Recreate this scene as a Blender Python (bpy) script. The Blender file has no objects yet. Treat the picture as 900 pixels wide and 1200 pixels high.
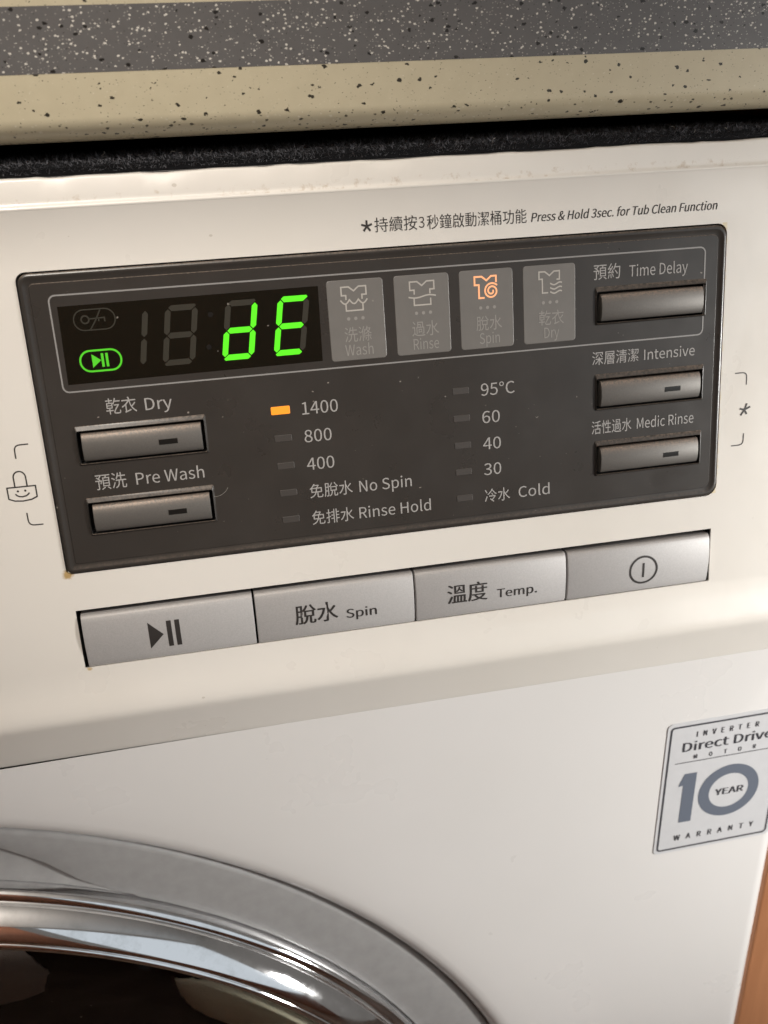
import bpy, bmesh, math, random
from mathutils import Vector, Matrix
from mathutils.geometry import delaunay_2d_cdt

rnd = random.Random(7)
scene = bpy.context.scene
COL = scene.collection
MM = 0.001
Z0 = 830.0                      # height (mm) of the display window's top edge above the floor
ALPHA = math.radians(8.556)     # backward tilt of the control panel
SA, CA = math.sin(ALPHA), math.cos(ALPHA)

# ------------------------------------------------------------------ camera
cam_d = bpy.data.cameras.new("camera")
cam = bpy.data.objects.new("camera", cam_d)
COL.objects.link(cam)
RX = Vector((0.97899169, -0.20099634, -0.03428915))
RY = Vector((-0.11674767, -0.41468910, -0.90244276))
RZ = Vector((0.16716835, 0.88748714, -0.42944303))
m3 = Matrix((RX, -RY, -RZ)).transposed()
cam.matrix_world = Matrix.Translation(Vector((0.039557, -0.220704, 0.037903 + Z0 * MM))) @ m3.to_4x4()
cam_d.sensor_fit = 'VERTICAL'
cam_d.sensor_height = 24.0
cam_d.lens = 24.0 * 1085.03 / 1200.0
cam_d.clip_start = 0.01
cam_d.clip_end = 50
cam_d.dof.use_dof = True
cam_d.dof.focus_distance = 0.232
cam_d.dof.aperture_fstop = 13.0
scene.camera = cam

# ------------------------------------------------------------------ world and lamps
world = bpy.data.worlds.new("World")
scene.world = world
world.use_nodes = True
bgn = world.node_tree.nodes["Background"]
bgn.inputs[0].default_value = (1.0, 0.94, 0.88, 1)
bgn.inputs[1].default_value = 0.26


def area(name, loc, target, size, sizey, power, color):
    l = bpy.data.lights.new(name, 'AREA')
    l.shape = 'RECTANGLE'
    l.size = size
    l.size_y = sizey
    l.energy = power
    l.color = color
    o = bpy.data.objects.new(name, l)
    COL.objects.link(o)
    o.location = loc
    d = Vector(target) - Vector(loc)
    o.rotation_euler = d.to_track_quat('-Z', 'Y').to_euler()
    return o


def spot(name, loc, target, angle, radius, power, color):
    l = bpy.data.lights.new(name, 'SPOT')
    l.spot_size = math.radians(angle)
    l.spot_blend = 1.0
    l.shadow_soft_size = radius
    l.energy = power
    l.color = color
    o = bpy.data.objects.new(name, l)
    COL.objects.link(o)
    o.location = loc
    o.rotation_euler = (Vector(target) - Vector(loc)).to_track_quat('-Z', 'Y').to_euler()
    return o


POWER_WORLD, POWER_WINDOW, POWER_CEILING, POWER_ROOM = 0.14, 70.0, 31.0, 8.0
bgn.inputs[1].default_value = POWER_WORLD
spot("side_lamp", (1.00, -0.52, 0.74), (0.32, 0.0, 0.685), 31, 0.07, POWER_WINDOW, (1.0, 0.985, 0.95))
spot("ceiling_lamp", (-0.20, -0.62, 1.55), (-0.01, 0.0, 0.872), 17.5, 0.05, POWER_CEILING, (1.0, 0.935, 0.85))
area("window_light", (1.88, -1.88, 1.5), (1.88, 0.0, 1.5), 2.2, 1.8, POWER_ROOM * 0.8, (0.80, 0.91, 1.0))
area("fill_uplight", (-0.1, -1.0, 1.85), (-0.1, -1.1, 3.0), 0.35, 0.35, POWER_ROOM * 2, (1.0, 0.93, 0.84))  # added uplight, brightens the ceiling and wall that the chrome mirrors

scene.view_settings.view_transform = 'Standard'
scene.view_settings.look = 'None'
scene.view_settings.gamma = 1.0
scene.view_settings.exposure = 0.12
scene.view_settings.use_curve_mapping = False
scene.cycles.max_bounces = 8
scene.cycles.transparent_max_bounces = 8
scene.cycles.use_denoising = True

# ------------------------------------------------------------------ materials


def new_mat(name):
    m = bpy.data.materials.new(name)
    m.use_nodes = True
    nt = m.node_tree
    return m, nt, nt.nodes["Principled BSDF"]


def N(nt, typ, **kw):
    n = nt.nodes.new(typ)
    for k, v in kw.items():
        setattr(n, k, v)
    return n


def L(nt, a, b):
    nt.links.new(a, b)


def position_mm(nt):
    g = N(nt, 'ShaderNodeNewGeometry')
    s = N(nt, 'ShaderNodeVectorMath', operation='SCALE')
    s.inputs['Scale'].default_value = 1000.0
    L(nt, g.outputs['Position'], s.inputs[0])
    return s.outputs[0]


def noise(nt, vec, scale, detail=3.0, rough=0.55):
    n = N(nt, 'ShaderNodeTexNoise')
    n.inputs['Scale'].default_value = scale
    n.inputs['Detail'].default_value = detail
    n.inputs['Roughness'].default_value = rough
    L(nt, vec, n.inputs['Vector'])
    return n


def ramp(nt, fac, p0, p1, c0=(0, 0, 0, 1), c1=(1, 1, 1, 1)):
    r = N(nt, 'ShaderNodeValToRGB')
    r.color_ramp.elements[0].position = p0
    r.color_ramp.elements[1].position = p1
    r.color_ramp.elements[0].color = c0
    r.color_ramp.elements[1].color = c1
    L(nt, fac, r.inputs[0])
    return r.outputs[0]


def mixc(nt, fac, a, b):
    m = N(nt, 'ShaderNodeMix', data_type='RGBA')
    for sock, v in ((m.inputs[0], fac), (m.inputs[6], a), (m.inputs[7], b)):
        if hasattr(v, 'links'):
            L(nt, v, sock)
        elif isinstance(v, (int, float)):
            sock.default_value = v
        else:
            sock.default_value = (*v, 1) if len(v) == 3 else v
    return m.outputs[2]


def math_n(nt, op, a, b=None, clamp=False):
    m = N(nt, 'ShaderNodeMath', operation=op)
    m.use_clamp = clamp
    for i, v in enumerate((a, b)):
        if v is None:
            continue
        if hasattr(v, 'links'):
            L(nt, v, m.inputs[i])
        else:
            m.inputs[i].default_value = v
    return m.outputs[0]


def chips(nt, vec, scale, keep, rmin, rmax, seed, warp=0.30):
    """0/1 mask of irregular flakes, sizes from rmin to rmax in cells; about 'keep' of the cells hold one."""
    off = N(nt, 'ShaderNodeVectorMath', operation='ADD')
    off.inputs[1].default_value = (seed * 13.7, seed * 7.3, seed * 3.1)
    an = N(nt, 'ShaderNodeVectorMath', operation='MULTIPLY')
    an.inputs[1].default_value = (0.78, 1.0, 1.1)
    L(nt, vec, an.inputs[0])
    L(nt, an.outputs[0], off.inputs[0])
    nz = noise(nt, off.outputs[0], 1.3 * scale * 2, 2)
    w = N(nt, 'ShaderNodeVectorMath', operation='SCALE')
    w.inputs['Scale'].default_value = warp / scale
    L(nt, nz.outputs['Color'], w.inputs[0])
    ad = N(nt, 'ShaderNodeVectorMath', operation='ADD')
    L(nt, off.outputs[0], ad.inputs[0])
    L(nt, w.outputs[0], ad.inputs[1])
    v = N(nt, 'ShaderNodeTexVoronoi')
    v.inputs['Scale'].default_value = scale
    L(nt, ad.outputs[0], v.inputs['Vector'])
    sep = N(nt, 'ShaderNodeSeparateColor')
    L(nt, v.outputs['Color'], sep.inputs[0])
    sq = math_n(nt, 'POWER', sep.outputs[1], 1.6)
    rad = math_n(nt, 'MULTIPLY_ADD', sq, rmax - rmin)
    rad.node.inputs[2].default_value = rmin
    on = math_n(nt, 'LESS_THAN', sep.outputs[0], keep)
    rad = math_n(nt, 'MULTIPLY', rad, on)
    return math_n(nt, 'LESS_THAN', v.outputs['Distance'], rad)


def dust_up(nt, vec, col, dust, lo=0.1, hi=0.55, amount=0.8, nscale=1.2):
    """Dust lying on upward faces, broken up by noise."""
    g = N(nt, 'ShaderNodeNewGeometry')
    sx = N(nt, 'ShaderNodeSeparateXYZ')
    L(nt, g.outputs['Normal'], sx.inputs[0])
    up = ramp(nt, sx.outputs[2], lo, hi)
    nz = ramp(nt, noise(nt, vec, nscale, 4, 0.7).outputs['Fac'], 0.35, 0.62)
    f = math_n(nt, 'MULTIPLY', up, nz)
    f = math_n(nt, 'MULTIPLY', f, amount)
    return mixc(nt, f, col, dust)


def mat_white_plastic():
    m, nt, b = new_mat("aged_white_plastic")
    p = position_mm(nt)
    c = mixc(nt, ramp(nt, noise(nt, p, 0.012, 3).outputs['Fac'], 0.35, 0.65),
             (0.75, 0.712, 0.65), (0.775, 0.74, 0.685))
    # yellowed blotches close to the display window's right edge and its lower left corner
    for (u, v, r, colr, k) in ((0.0, 71.2, 1.7, (0.42, 0.25, 0.05), 0.85), (1.2, 97, 1.1, (0.5, 0.33, 0.1), 0.8),
                               (172.4, 20, 26, (0.70, 0.60, 0.36), 0.0)):
        d = N(nt, 'ShaderNodeVectorMath', operation='DISTANCE')
        L(nt, p, d.inputs[0])
        d.inputs[1].default_value = (u, -v * SA, Z0 - v * CA)
        nz = noise(nt, p, 1.1, 4)
        dd = math_n(nt, 'MULTIPLY_ADD', nz.outputs['Fac'], 1.6)
        L(nt, d.outputs['Value'], dd.node.inputs[2])
        f = ramp(nt, math_n(nt, 'DIVIDE', dd, r * 1.6), 0.55, 0.85, (1, 1, 1, 1), (0, 0, 0, 1))
        f = math_n(nt, 'MULTIPLY', f, k)
        c = mixc(nt, f, c, colr)
    # yellow tide mark along the window's right-hand edge
    sx = N(nt, 'ShaderNodeSeparateXYZ')
    L(nt, p, sx.inputs[0])
    wob = math_n(nt, 'MULTIPLY_ADD', noise(nt, p, 0.5, 4).outputs['Fac'], 2.2)
    L(nt, sx.outputs[0], wob.node.inputs[2])
    f1 = ramp(nt, math_n(nt, 'SUBTRACT', wob, 172.6), 0.55, 1.0, (1, 1, 1, 1), (0, 0, 0, 1))
    f2 = math_n(nt, 'MULTIPLY', math_n(nt, 'GREATER_THAN', sx.outputs[0], 171.0),
                math_n(nt, 'MULTIPLY', math_n(nt, 'GREATER_THAN', sx.outputs[2], Z0 - 70.0), math_n(nt, 'LESS_THAN', sx.outputs[2], Z0 + 0.5)))
    f = math_n(nt, 'MULTIPLY', math_n(nt, 'MULTIPLY', f1, f2), 0.55)
    c = mixc(nt, f, c, (0.66, 0.53, 0.24))
    # grime in the step along the top and small specks all over
    sp = chips(nt, p, 0.16, 0.22, 0.02, 0.075, 3, 0.06)
    c = mixc(nt, math_n(nt, 'MULTIPLY', sp, 0.35), c, (0.30, 0.24, 0.16))
    g = N(nt, 'ShaderNodeNewGeometry')
    band = math_n(nt, 'MULTIPLY', math_n(nt, 'GREATER_THAN', sx.outputs[2], Z0 + 13.8), math_n(nt, 'LESS_THAN', sx.outputs[2], Z0 + 15.8))
    gr = ramp(nt, noise(nt, p, 0.35, 5, 0.7).outputs['Fac'], 0.54, 0.72)
    c = mixc(nt, math_n(nt, 'MULTIPLY', math_n(nt, 'MULTIPLY', band, gr), 0.6), c, (0.42, 0.30, 0.18))
    L(nt, c, b.inputs['Base Color'])
    b.inputs['Roughness'].default_value = 0.32
    rr = ramp(nt, noise(nt, p, 0.05, 4).outputs['Fac'], 0.3, 0.7, (0.25,) * 3 + (1,), (0.40,) * 3 + (1,))
    L(nt, rr, b.inputs['Roughness'])
    b.inputs['Coat Weight'].default_value = 0.5
    b.inputs['Coat Roughness'].default_value = 0.06
    bp = N(nt, 'ShaderNodeBump')
    bp.inputs['Strength'].default_value = 0.08
    bp.inputs['Distance'].default_value = 0.002
    L(nt, noise(nt, p, 0.05, 3).outputs['Fac'], bp.inputs['Height'])
    L(nt, bp.outputs[0], b.inputs['Normal'])
    return m


def mat_cabinet():
    m, nt, b = new_mat("white_enamelled_steel")
    p = position_mm(nt)
    c = mixc(nt, ramp(nt, noise(nt, p, 0.01, 3).outputs['Fac'], 0.35, 0.65), (0.72, 0.705, 0.685), (0.745, 0.73, 0.715))
    sp = chips(nt, p, 0.05, 0.2, 0.008, 0.03, 5, 0.03)
    c = mixc(nt, math_n(nt, 'MULTIPLY', sp, 0.4), c, (0.35, 0.26, 0.16))
    L(nt, c, b.inputs['Base Color'])
    rr = ramp(nt, noise(nt, p, 0.03, 4).outputs['Fac'], 0.3, 0.7, (0.26,) * 3 + (1,), (0.31,) * 3 + (1,))
    L(nt, rr, b.inputs['Roughness'])
    b.inputs['Coat Weight'].default_value = 0.6
    b.inputs['Coat Roughness'].default_value = 0.05
    return m


def mat_plain(name, col, rough=0.5, metal=0.0, var=0.0, vscale=0.3, dust=None, spec=0.5, coat=0.0, specks=0.0):
    m, nt, b = new_mat(name)
    p = position_mm(nt)
    c = mixc(nt, noise(nt, p, vscale, 4).outputs['Fac'], tuple(x * (1 - var) for x in col), tuple(min(1, x * (1 + var)) for x in col))
    if specks:
        s1 = chips(nt, p, 0.30, 0.25, 0.02, 0.085, 2)
        c = mixc(nt, math_n(nt, 'MULTIPLY', s1, specks), c, (0.55, 0.50, 0.44))
    if dust:
        c = dust_up(nt, p, c, dust)
    L(nt, c, b.inputs['Base Color'])
    b.inputs['Roughness'].default_value = rough
    b.inputs['Metallic'].default_value = metal
    b.inputs['Specular IOR Level'].default_value = spec
    b.inputs['Coat Weight'].default_value = coat
    b.inputs['Coat Roughness'].default_value = 0.1
    return m


def mat_panel():
    m, nt, b = new_mat("smoked_dark_plastic")
    p = position_mm(nt)
    c = mixc(nt, noise(nt, p, 0.03, 3).outputs['Fac'], (0.035, 0.0305, 0.0265), (0.044, 0.039, 0.035))
    s1 = chips(nt, p, 0.30, 0.45, 0.015, 0.075, 2)
    s2 = chips(nt, p, 0.9, 0.12, 0.03, 0.13, 8)
    film = ramp(nt, noise(nt, p, 0.045, 5, 0.65).outputs['Fac'], 0.45, 0.8)
    c = mixc(nt, math_n(nt, 'MULTIPLY', film, 0.035), c, (0.30, 0.27, 0.24))
    c = mixc(nt, math_n(nt, 'MULTIPLY', s1, 0.55), c, (0.42, 0.38, 0.33))
    c = mixc(nt, math_n(nt, 'MULTIPLY', s2, 0.22), c, (0.40, 0.36, 0.30))
    c = dust_up(nt, p, c, (0.26, 0.20, 0.155), 0.30, 0.85, 0.8, 1.4)
    L(nt, c, b.inputs['Base Color'])
    rr = ramp(nt, noise(nt, p, 0.08, 5).outputs['Fac'], 0.3, 0.7, (0.26,) * 3 + (1,), (0.36,) * 3 + (1,))
    L(nt, rr, b.inputs['Roughness'])
    return m


def mat_metal_paint(name, col, rough=0.38, metal=0.75, dusty=0.7):
    m, nt, b = new_mat(name)
    p = position_mm(nt)
    fl = noise(nt, p, 3.0, 3, 0.7)
    c = mixc(nt, fl.outputs['Fac'], tuple(x * 0.78 for x in col), tuple(x * 1.22 for x in col))
    c = dust_up(nt, p, c, (0.36, 0.27, 0.21), 0.30, 0.62, dusty, 2.0)
    L(nt, c, b.inputs['Base Color'])
    b.inputs['Roughness'].default_value = rough
    b.inputs['Metallic'].default_value = metal
    bp = N(nt, 'ShaderNodeBump')
    bp.inputs['Strength'].default_value = 0.06
    bp.inputs['Distance'].default_value = 0.0002
    L(nt, noise(nt, p, 9.0, 2).outputs['Fac'], bp.inputs['Height'])
    L(nt, bp.outputs[0], b.inputs['Normal'])
    return m


def mat_emit(name, col, strength, base=(0.02, 0.02, 0.02)):
    m, nt, b = new_mat(name)
    b.inputs['Base Color'].default_value = (*base, 1)
    b.inputs['Roughness'].default_value = 0.4
    b.inputs['Emission Color'].default_value = (*col, 1)
    b.inputs['Emission Strength'].default_value = strength
    return m


def mat_counter(name, base, base2, whites, blacks):
    m, nt, b = new_mat(name)
    p = position_mm(nt)
    c = mixc(nt, noise(nt, p, 0.25, 5).outputs['Fac'], base, base2)
    for (sc, keep, r0, r1, seed, k) in whites:
        c = mixc(nt, math_n(nt, 'MULTIPLY', chips(nt, p, sc, keep, r0, r1, seed, 0.5), k), c, (0.80, 0.76, 0.68))
    for (sc, keep, r0, r1, seed, k) in blacks:
        c = mixc(nt, math_n(nt, 'MULTIPLY', chips(nt, p, sc, keep, r0, r1, seed, 0.5), k), c, (0.012, 0.010, 0.008))
    L(nt, c, b.inputs['Base Color'])
    b.inputs['Roughness'].default_value = 0.38
    return m


def mat_chrome():
    m, nt, b = new_mat("chrome")
    p = position_mm(nt)
    b.inputs['Metallic'].default_value = 1.0
    sm = ramp(nt, noise(nt, p, 0.11, 5, 0.7).outputs['Fac'], 0.45, 0.75)
    c = mixc(nt, sm, (0.86, 0.86, 0.87), (0.66, 0.66, 0.66))
    L(nt, c, b.inputs['Base Color'])
    rr = math_n(nt, 'MULTIPLY_ADD', sm, 0.07)
    rr.node.inputs[2].default_value = 0.045
    L(nt, rr, b.inputs['Roughness'])
    return m


def mat_wood(name, a, bcol, rough=0.4):
    m, nt, b = new_mat(name)
    p = position_mm(nt)
    mp = N(nt, 'ShaderNodeMapping')
    mp.inputs['Scale'].default_value = (1.0, 1.0, 0.06)
    L(nt, p, mp.inputs['Vector'])
    n1 = noise(nt, mp.outputs[0], 0.25, 6, 0.6)
    c = mixc(nt, ramp(nt, n1.outputs['Fac'], 0.3, 0.7), a, bcol)
    L(nt, c, b.inputs['Base Color'])
    b.inputs['Roughness'].default_value = rough
    return m


def mat_glass():
    m, nt, b = new_mat("door_glass")
    nt.nodes.remove(b)
    out = nt.nodes["Material Output"]
    tr = N(nt, 'ShaderNodeBsdfTransparent')
    tr.inputs[0].default_value = (0.92, 0.91, 0.89, 1)
    gl = N(nt, 'ShaderNodeBsdfGlossy')
    gl.inputs['Roughness'].default_value = 0.03
    fr = N(nt, 'ShaderNodeFresnel')
    fr.inputs[0].default_value = 1.5
    mx = N(nt, 'ShaderNodeMixShader')
    L(nt, fr.outputs[0], mx.inputs[0])
    L(nt, tr.outputs[0], mx.inputs[1])
    L(nt, gl.outputs[0], mx.inputs[2])
    L(nt, mx.outputs[0], out.inputs[0])
    return m


def mat_reflection(name, col, col2, specks=0.0):
    m, nt, b = new_mat(name)
    p = position_mm(nt)
    c = mixc(nt, noise(nt, p, 0.5, 5, 0.7).outputs['Fac'], col, col2)
    if specks:
        c = mixc(nt, math_n(nt, 'MULTIPLY', chips(nt, p, 0.35, 0.35, 0.015, 0.09, 4), specks), c, (0.35, 0.34, 0.32))
    L(nt, c, b.inputs['Base Color'])
    b.inputs['Roughness'].default_value = 0.95
    b.inputs['Specular IOR Level'].default_value = 0.1
    bp = N(nt, 'ShaderNodeBump')
    bp.inputs['Strength'].default_value = 0.5
    bp.inputs['Distance'].default_value = 0.0006
    L(nt, noise(nt, p, 1.6, 3).outputs['Fac'], bp.inputs['Height'])
    L(nt, bp.outputs[0], b.inputs['Normal'])
    return m


M = {
    'white': mat_white_plastic(),
    'cab': mat_cabinet(),
    'panel': mat_panel(),
    'black': mat_plain("black_void_plastic", (0.008, 0.008, 0.008), 0.7),
    'screen': mat_plain("black_display_window", (0.0075, 0.0062, 0.0035), 0.25, specks=0.35),
    'tile': mat_plain("grey_status_tile", (0.168, 0.158, 0.146), 0.42, var=0.08, specks=0.2),
    'print': mat_plain("light_grey_print", (0.36, 0.345, 0.33), 0.6),
    'print_line': mat_plain("grey_outline_print", (0.27, 0.26, 0.25), 0.5),
    'print_dim': mat_plain("dull_grey_print", (0.285, 0.27, 0.25), 0.6),
    'print_icon': mat_plain("pale_icon_print", (0.46, 0.43, 0.39), 0.6),
    'ink': mat_plain("dark_grey_ink", (0.028, 0.024, 0.022), 0.6),
    'slot': mat_plain("dark_indicator_lens", (0.012, 0.011, 0.010), 0.3),
    'seg_off': mat_plain("unlit_segment", (0.030, 0.026, 0.017), 0.5),
    'lens_off': mat_plain("unlit_indicator", (0.058, 0.051, 0.046), 0.45),
    'green': mat_emit("lit_green", (0.11, 1.0, 0.004), 1.0),
    'green2': mat_emit("lit_green_symbol", (0.10, 0.80, 0.010), 0.75),
    'amber': mat_emit("lit_amber", (1.0, 0.30, 0.012), 1.25),
    'orange': mat_emit("lit_orange_symbol", (1.0, 0.42, 0.20), 0.8, (0.4, 0.2, 0.1)),
    'key': mat_metal_paint("silver_grey_paint", (0.155, 0.145, 0.133), 0.52, 0.40, 0.75),
    'bigkey': mat_metal_paint("silver_paint", (0.47, 0.458, 0.45), 0.55, 0.22, 0.2),
    'sticker': mat_plain("silver_foil_label", (0.63, 0.635, 0.65), 0.42, metal=0.10, var=0.05),
    'sticker_ink': mat_plain("charcoal_label_ink", (0.045, 0.046, 0.055), 0.5),
    'sticker_blue': mat_plain("slate_blue_label_ink", (0.125, 0.145, 0.185), 0.5),
    'rim': mat_plain("grey_door_plastic", (0.34, 0.337, 0.335), 0.42, var=0.16, vscale=0.22, specks=0.12, coat=0.15),
    'chrome': mat_chrome(),
    'glass': mat_glass(),
    'rubber': mat_plain("dark_rubber", (0.02, 0.02, 0.02), 0.6),
    'reflect_black': mat_reflection("black_reflection", (0.004, 0.004, 0.004), (0.010, 0.009, 0.009), 0.5),  # these three colour the sheets that stand for reflections in the door glass
    'reflect_grey': mat_reflection("grey_reflection", (0.34, 0.32, 0.30), (0.42, 0.40, 0.38)),
    'reflect_khaki': mat_reflection("khaki_reflection", (0.72, 0.70, 0.54), (0.82, 0.80, 0.64)),
    'counter': mat_counter("beige_speckled_slab", (0.52, 0.455, 0.315), (0.60, 0.535, 0.38),
                           [(0.60, 0.50, 0.05, 0.26, 1, 0.35), (1.3, 0.5, 0.05, 0.3, 12, 0.25)],
                           [(0.46, 0.62, 0.04, 0.25, 2, 0.95), (0.75, 0.75, 0.05, 0.28, 3, 0.85), (1.4, 0.6, 0.05, 0.29, 9, 0.45)]),
    'counter_grey': mat_counter("grey_speckled_inlay", (0.115, 0.110, 0.107), (0.142, 0.136, 0.132),
                                [(0.70, 0.42, 0.03, 0.30, 4, 0.95), (1.1, 0.6, 0.05, 0.30, 5, 0.8), (2.0, 0.5, 0.06, 0.3, 11, 0.4)],
                                [(0.62, 0.70, 0.05, 0.27, 6, 0.97), (0.95, 0.80, 0.06, 0.30, 7, 0.95), (1.6, 0.6, 0.06, 0.3, 13, 0.6)]),
    'felt': mat_plain("black_felt", (0.010, 0.010, 0.011), 0.95, spec=0.1),
    'fibre': mat_plain("felt_fibre", (0.17, 0.17, 0.185), 0.9, spec=0.15, var=0.9, vscale=1.5),
    'lint': mat_plain("pale_lint", (0.40, 0.37, 0.33), 0.9),
    'wood': mat_wood("orange_brown_wood", (0.36, 0.155, 0.07), (0.44, 0.20, 0.095), 0.45),
    'wood_dark': mat_wood("red_brown_wood", (0.26, 0.105, 0.06), (0.36, 0.15, 0.085), 0.4),
    'ceiling': mat_plain("white_ceiling", (0.75, 0.73, 0.70), 0.8),
    'tile_floor': mat_plain("brown_floor", (0.17, 0.10, 0.065), 0.45, var=0.15, vscale=0.02),
}

# ------------------------------------------------------------------ object helpers
ORG = {}     # world origin of every object, by object name


def P(u, v, n=0.0):
    """Point on the tilted control panel: u right, v down, n outwards (mm) -> world metres."""
    return Vector((u, -v * SA - n * CA, Z0 - v * CA + n * SA)) * MM


KC = 208.7 / 200.7


def S(x, z, n=0.0, Y=-12.0):
    """Point on the upright cabinet front (the label was measured 8 mm nearer to the lens)."""
    return Vector((39.557 + (x - 39.557) * KC, Y - n, Z0 + 37.9 + (z - 37.9) * KC)) * MM


def empty(name, loc, label, cat, group=None):
    o = bpy.data.objects.new(name, None)
    COL.objects.link(o)
    o.location = loc
    o.empty_display_size = 0.02
    o['label'] = label
    o['category'] = cat
    if group:
        o['group'] = group
    ORG[o.name] = Vector(loc)
    return o


def finish(name, verts, faces, mat, parent=None, smooth=True, label=None, sharp=35, kind=None, mats=None, fmat=None, recalc=True):
    c = Vector((0, 0, 0))
    lo = Vector((min(v[i] for v in verts) for i in range(3)))
    hi = Vector((max(v[i] for v in verts) for i in range(3)))
    c = (lo + hi) / 2
    me = bpy.data.meshes.new(name)
    me.from_pydata([tuple(Vector(v) - c) for v in verts], [], faces)
    me.materials.append(mat)
    for x in (mats or []):
        me.materials.append(x)
    if fmat:
        for i, p in enumerate(me.polygons):
            p.material_index = fmat[i]
    if recalc:
        bm = bmesh.new()
        bm.from_mesh(me)
        bmesh.ops.remove_doubles(bm, verts=bm.verts, dist=2e-7)
        bmesh.ops.recalc_face_normals(bm, faces=bm.faces)
        bm.to_mesh(me)
        bm.free()
    if smooth:
        for p in me.polygons:
            p.use_smooth = True
        me.set_sharp_from_angle(angle=math.radians(sharp))
    o = bpy.data.objects.new(name, me)
    COL.objects.link(o)
    ORG[o.name] = c
    if parent:
        o.parent = parent
        o.location = c - ORG[parent.name]
    else:
        o.location = c
    if label:
        o['label'] = label
    if kind:
        o['kind'] = kind
    return o


def copy_part(o, delta, parent):
    c = o.copy()
    COL.objects.link(c)
    w = ORG[o.name] + Vector(delta)
    ORG[c.name] = w
    c.parent = parent
    c.location = w - ORG[parent.name]
    return c


class MB:
    def __init__(s):
        s.v = []
        s.f = []
        s.m = []

    def add(s, vs, fs, mi=0):
        k = len(s.v)
        s.v += [Vector(x) for x in vs]
        s.f += [tuple(i + k for i in f) for f in fs]
        s.m += [mi] * len(fs)

    def bridge(s, a, b, closed=True, mi=0):
        n = len(a)
        r = range(n if closed else n - 1)
        s.add(list(a) + list(b), [(i, (i + 1) % n, n + (i + 1) % n, n + i) for i in r], mi)

    def cap(s, a, mi=0):
        s.add(a, [tuple(range(len(a)))], mi)

    def build(s, name, mat, parent=None, **k):
        if len(set(s.m)) > 1:
            k['fmat'] = s.m
        return finish(name, s.v, s.f, mat, parent, **k)


def rrect(x0, y0, x1, y1, r=0.0, seg=5):
    if not isinstance(r, tuple) and r <= 0:
        return [(x0, y0), (x1, y0), (x1, y1), (x0, y1)]
    pts = []
    rr = r if isinstance(r, (tuple, list)) else (r, r, r, r)
    for (cx, cy, a0, q) in ((x0, y0, 180, rr[0]), (x1, y0, 270, rr[1]), (x1, y1, 0, rr[2]), (x0, y1, 90, rr[3])):
        sx = cx + q if cx == x0 else cx - q
        sy = cy + q if cy == y0 else cy - q
        for i in range(seg + 1):
            a = math.radians(a0 + 90 * i / seg)
            pts.append((sx + q * math.cos(a), sy + q * math.sin(a)))
    return pts


def in_poly(p, poly):
    x, y = p
    c = False
    j = len(poly) - 1
    for i in range(len(poly)):
        xi, yi = poly[i]
        xj, yj = poly[j]
        if (yi > y) != (yj > y) and x < (xj - xi) * (y - yi) / (yj - yi) + xi:
            c = not c
        j = i
    return c


def holed(outer, holes, extra=()):
    pts, edges = [], []
    for lp in [outer] + holes:
        k = len(pts)
        pts += [Vector(q) for q in lp]
        edges += [(k + i, k + (i + 1) % len(lp)) for i in range(len(lp))]
    pts += [Vector(q) for q in extra]
    v, e, f, *_ = delaunay_2d_cdt(pts, edges, [], 0, 1e-6)
    fs = []
    for t in f:
        c = (sum(v[i].x for i in t) / len(t), sum(v[i].y for i in t) / len(t))
        if in_poly(c, outer) and not any(in_poly(c, h) for h in holes):
            fs.append(tuple(t))
    return [(q.x, q.y) for q in v], fs


def stroke(mb, pts, w, fn, closed=False, mi=0):
    """Flat ribbon of width w along a 2D polyline; fn maps 2D to world."""
    pts = [Vector(q) for q in pts]
    n = len(pts)
    L_, R_ = [], []
    for i in range(n):
        a = pts[(i - 1) % n] if (closed or i > 0) else None
        b = pts[(i + 1) % n] if (closed or i < n - 1) else None
        d1 = (pts[i] - a).normalized() if a is not None else None
        d2 = (b - pts[i]).normalized() if b is not None else None
        if d1 is None:
            d1 = d2
        if d2 is None:
            d2 = d1
        nn = (Vector((-d1.y, d1.x)) + Vector((-d2.y, d2.x)))
        if nn.length < 1e-6:
            nn = Vector((-d1.y, d1.x))
        nn.normalize()
        k = max(0.4, nn.dot(Vector((-d1.y, d1.x))))
        L_.append(fn(*(pts[i] + nn * (w / 2 / k))))
        R_.append(fn(*(pts[i] - nn * (w / 2 / k))))
    mb.bridge(L_, R_, closed, mi)


def arc(cx, cy, r, a0, a1, n=12, ry=None):
    ry = ry or r
    return [(cx + r * math.cos(math.radians(a0 + (a1 - a0) * i / n)), cy + ry * math.sin(math.radians(a0 + (a1 - a0) * i / n))) for i in range(n + 1)]


def round_poly(pts, r, seg=4, closed=False):
    """Round the inner corners of a polyline."""
    out = []
    n = len(pts)
    for i in range(n):
        if not closed and i in (0, n - 1):
            out.append(pts[i])
            continue
        p, a, b = Vector(pts[i]), Vector(pts[(i - 1) % n]), Vector(pts[(i + 1) % n])
        q = min(r, (a - p).length * .45, (b - p).length * .45)
        s, e = p + (a - p).normalized() * q, p + (b - p).normalized() * q
        for k in range(seg + 1):
            t = k / seg
            out.append(tuple((1 - t) ** 2 * s + 2 * t * (1 - t) * p + t * t * e))
    return out


FONT = None
try:
    import os
    FONT = bpy.data.fonts.load(os.path.join(bpy.utils.system_resource('DATAFILES', path='fonts'), 'Noto Sans CJK Regular.woff2'))   # ships with Blender
except Exception:
    FONT = None


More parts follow.
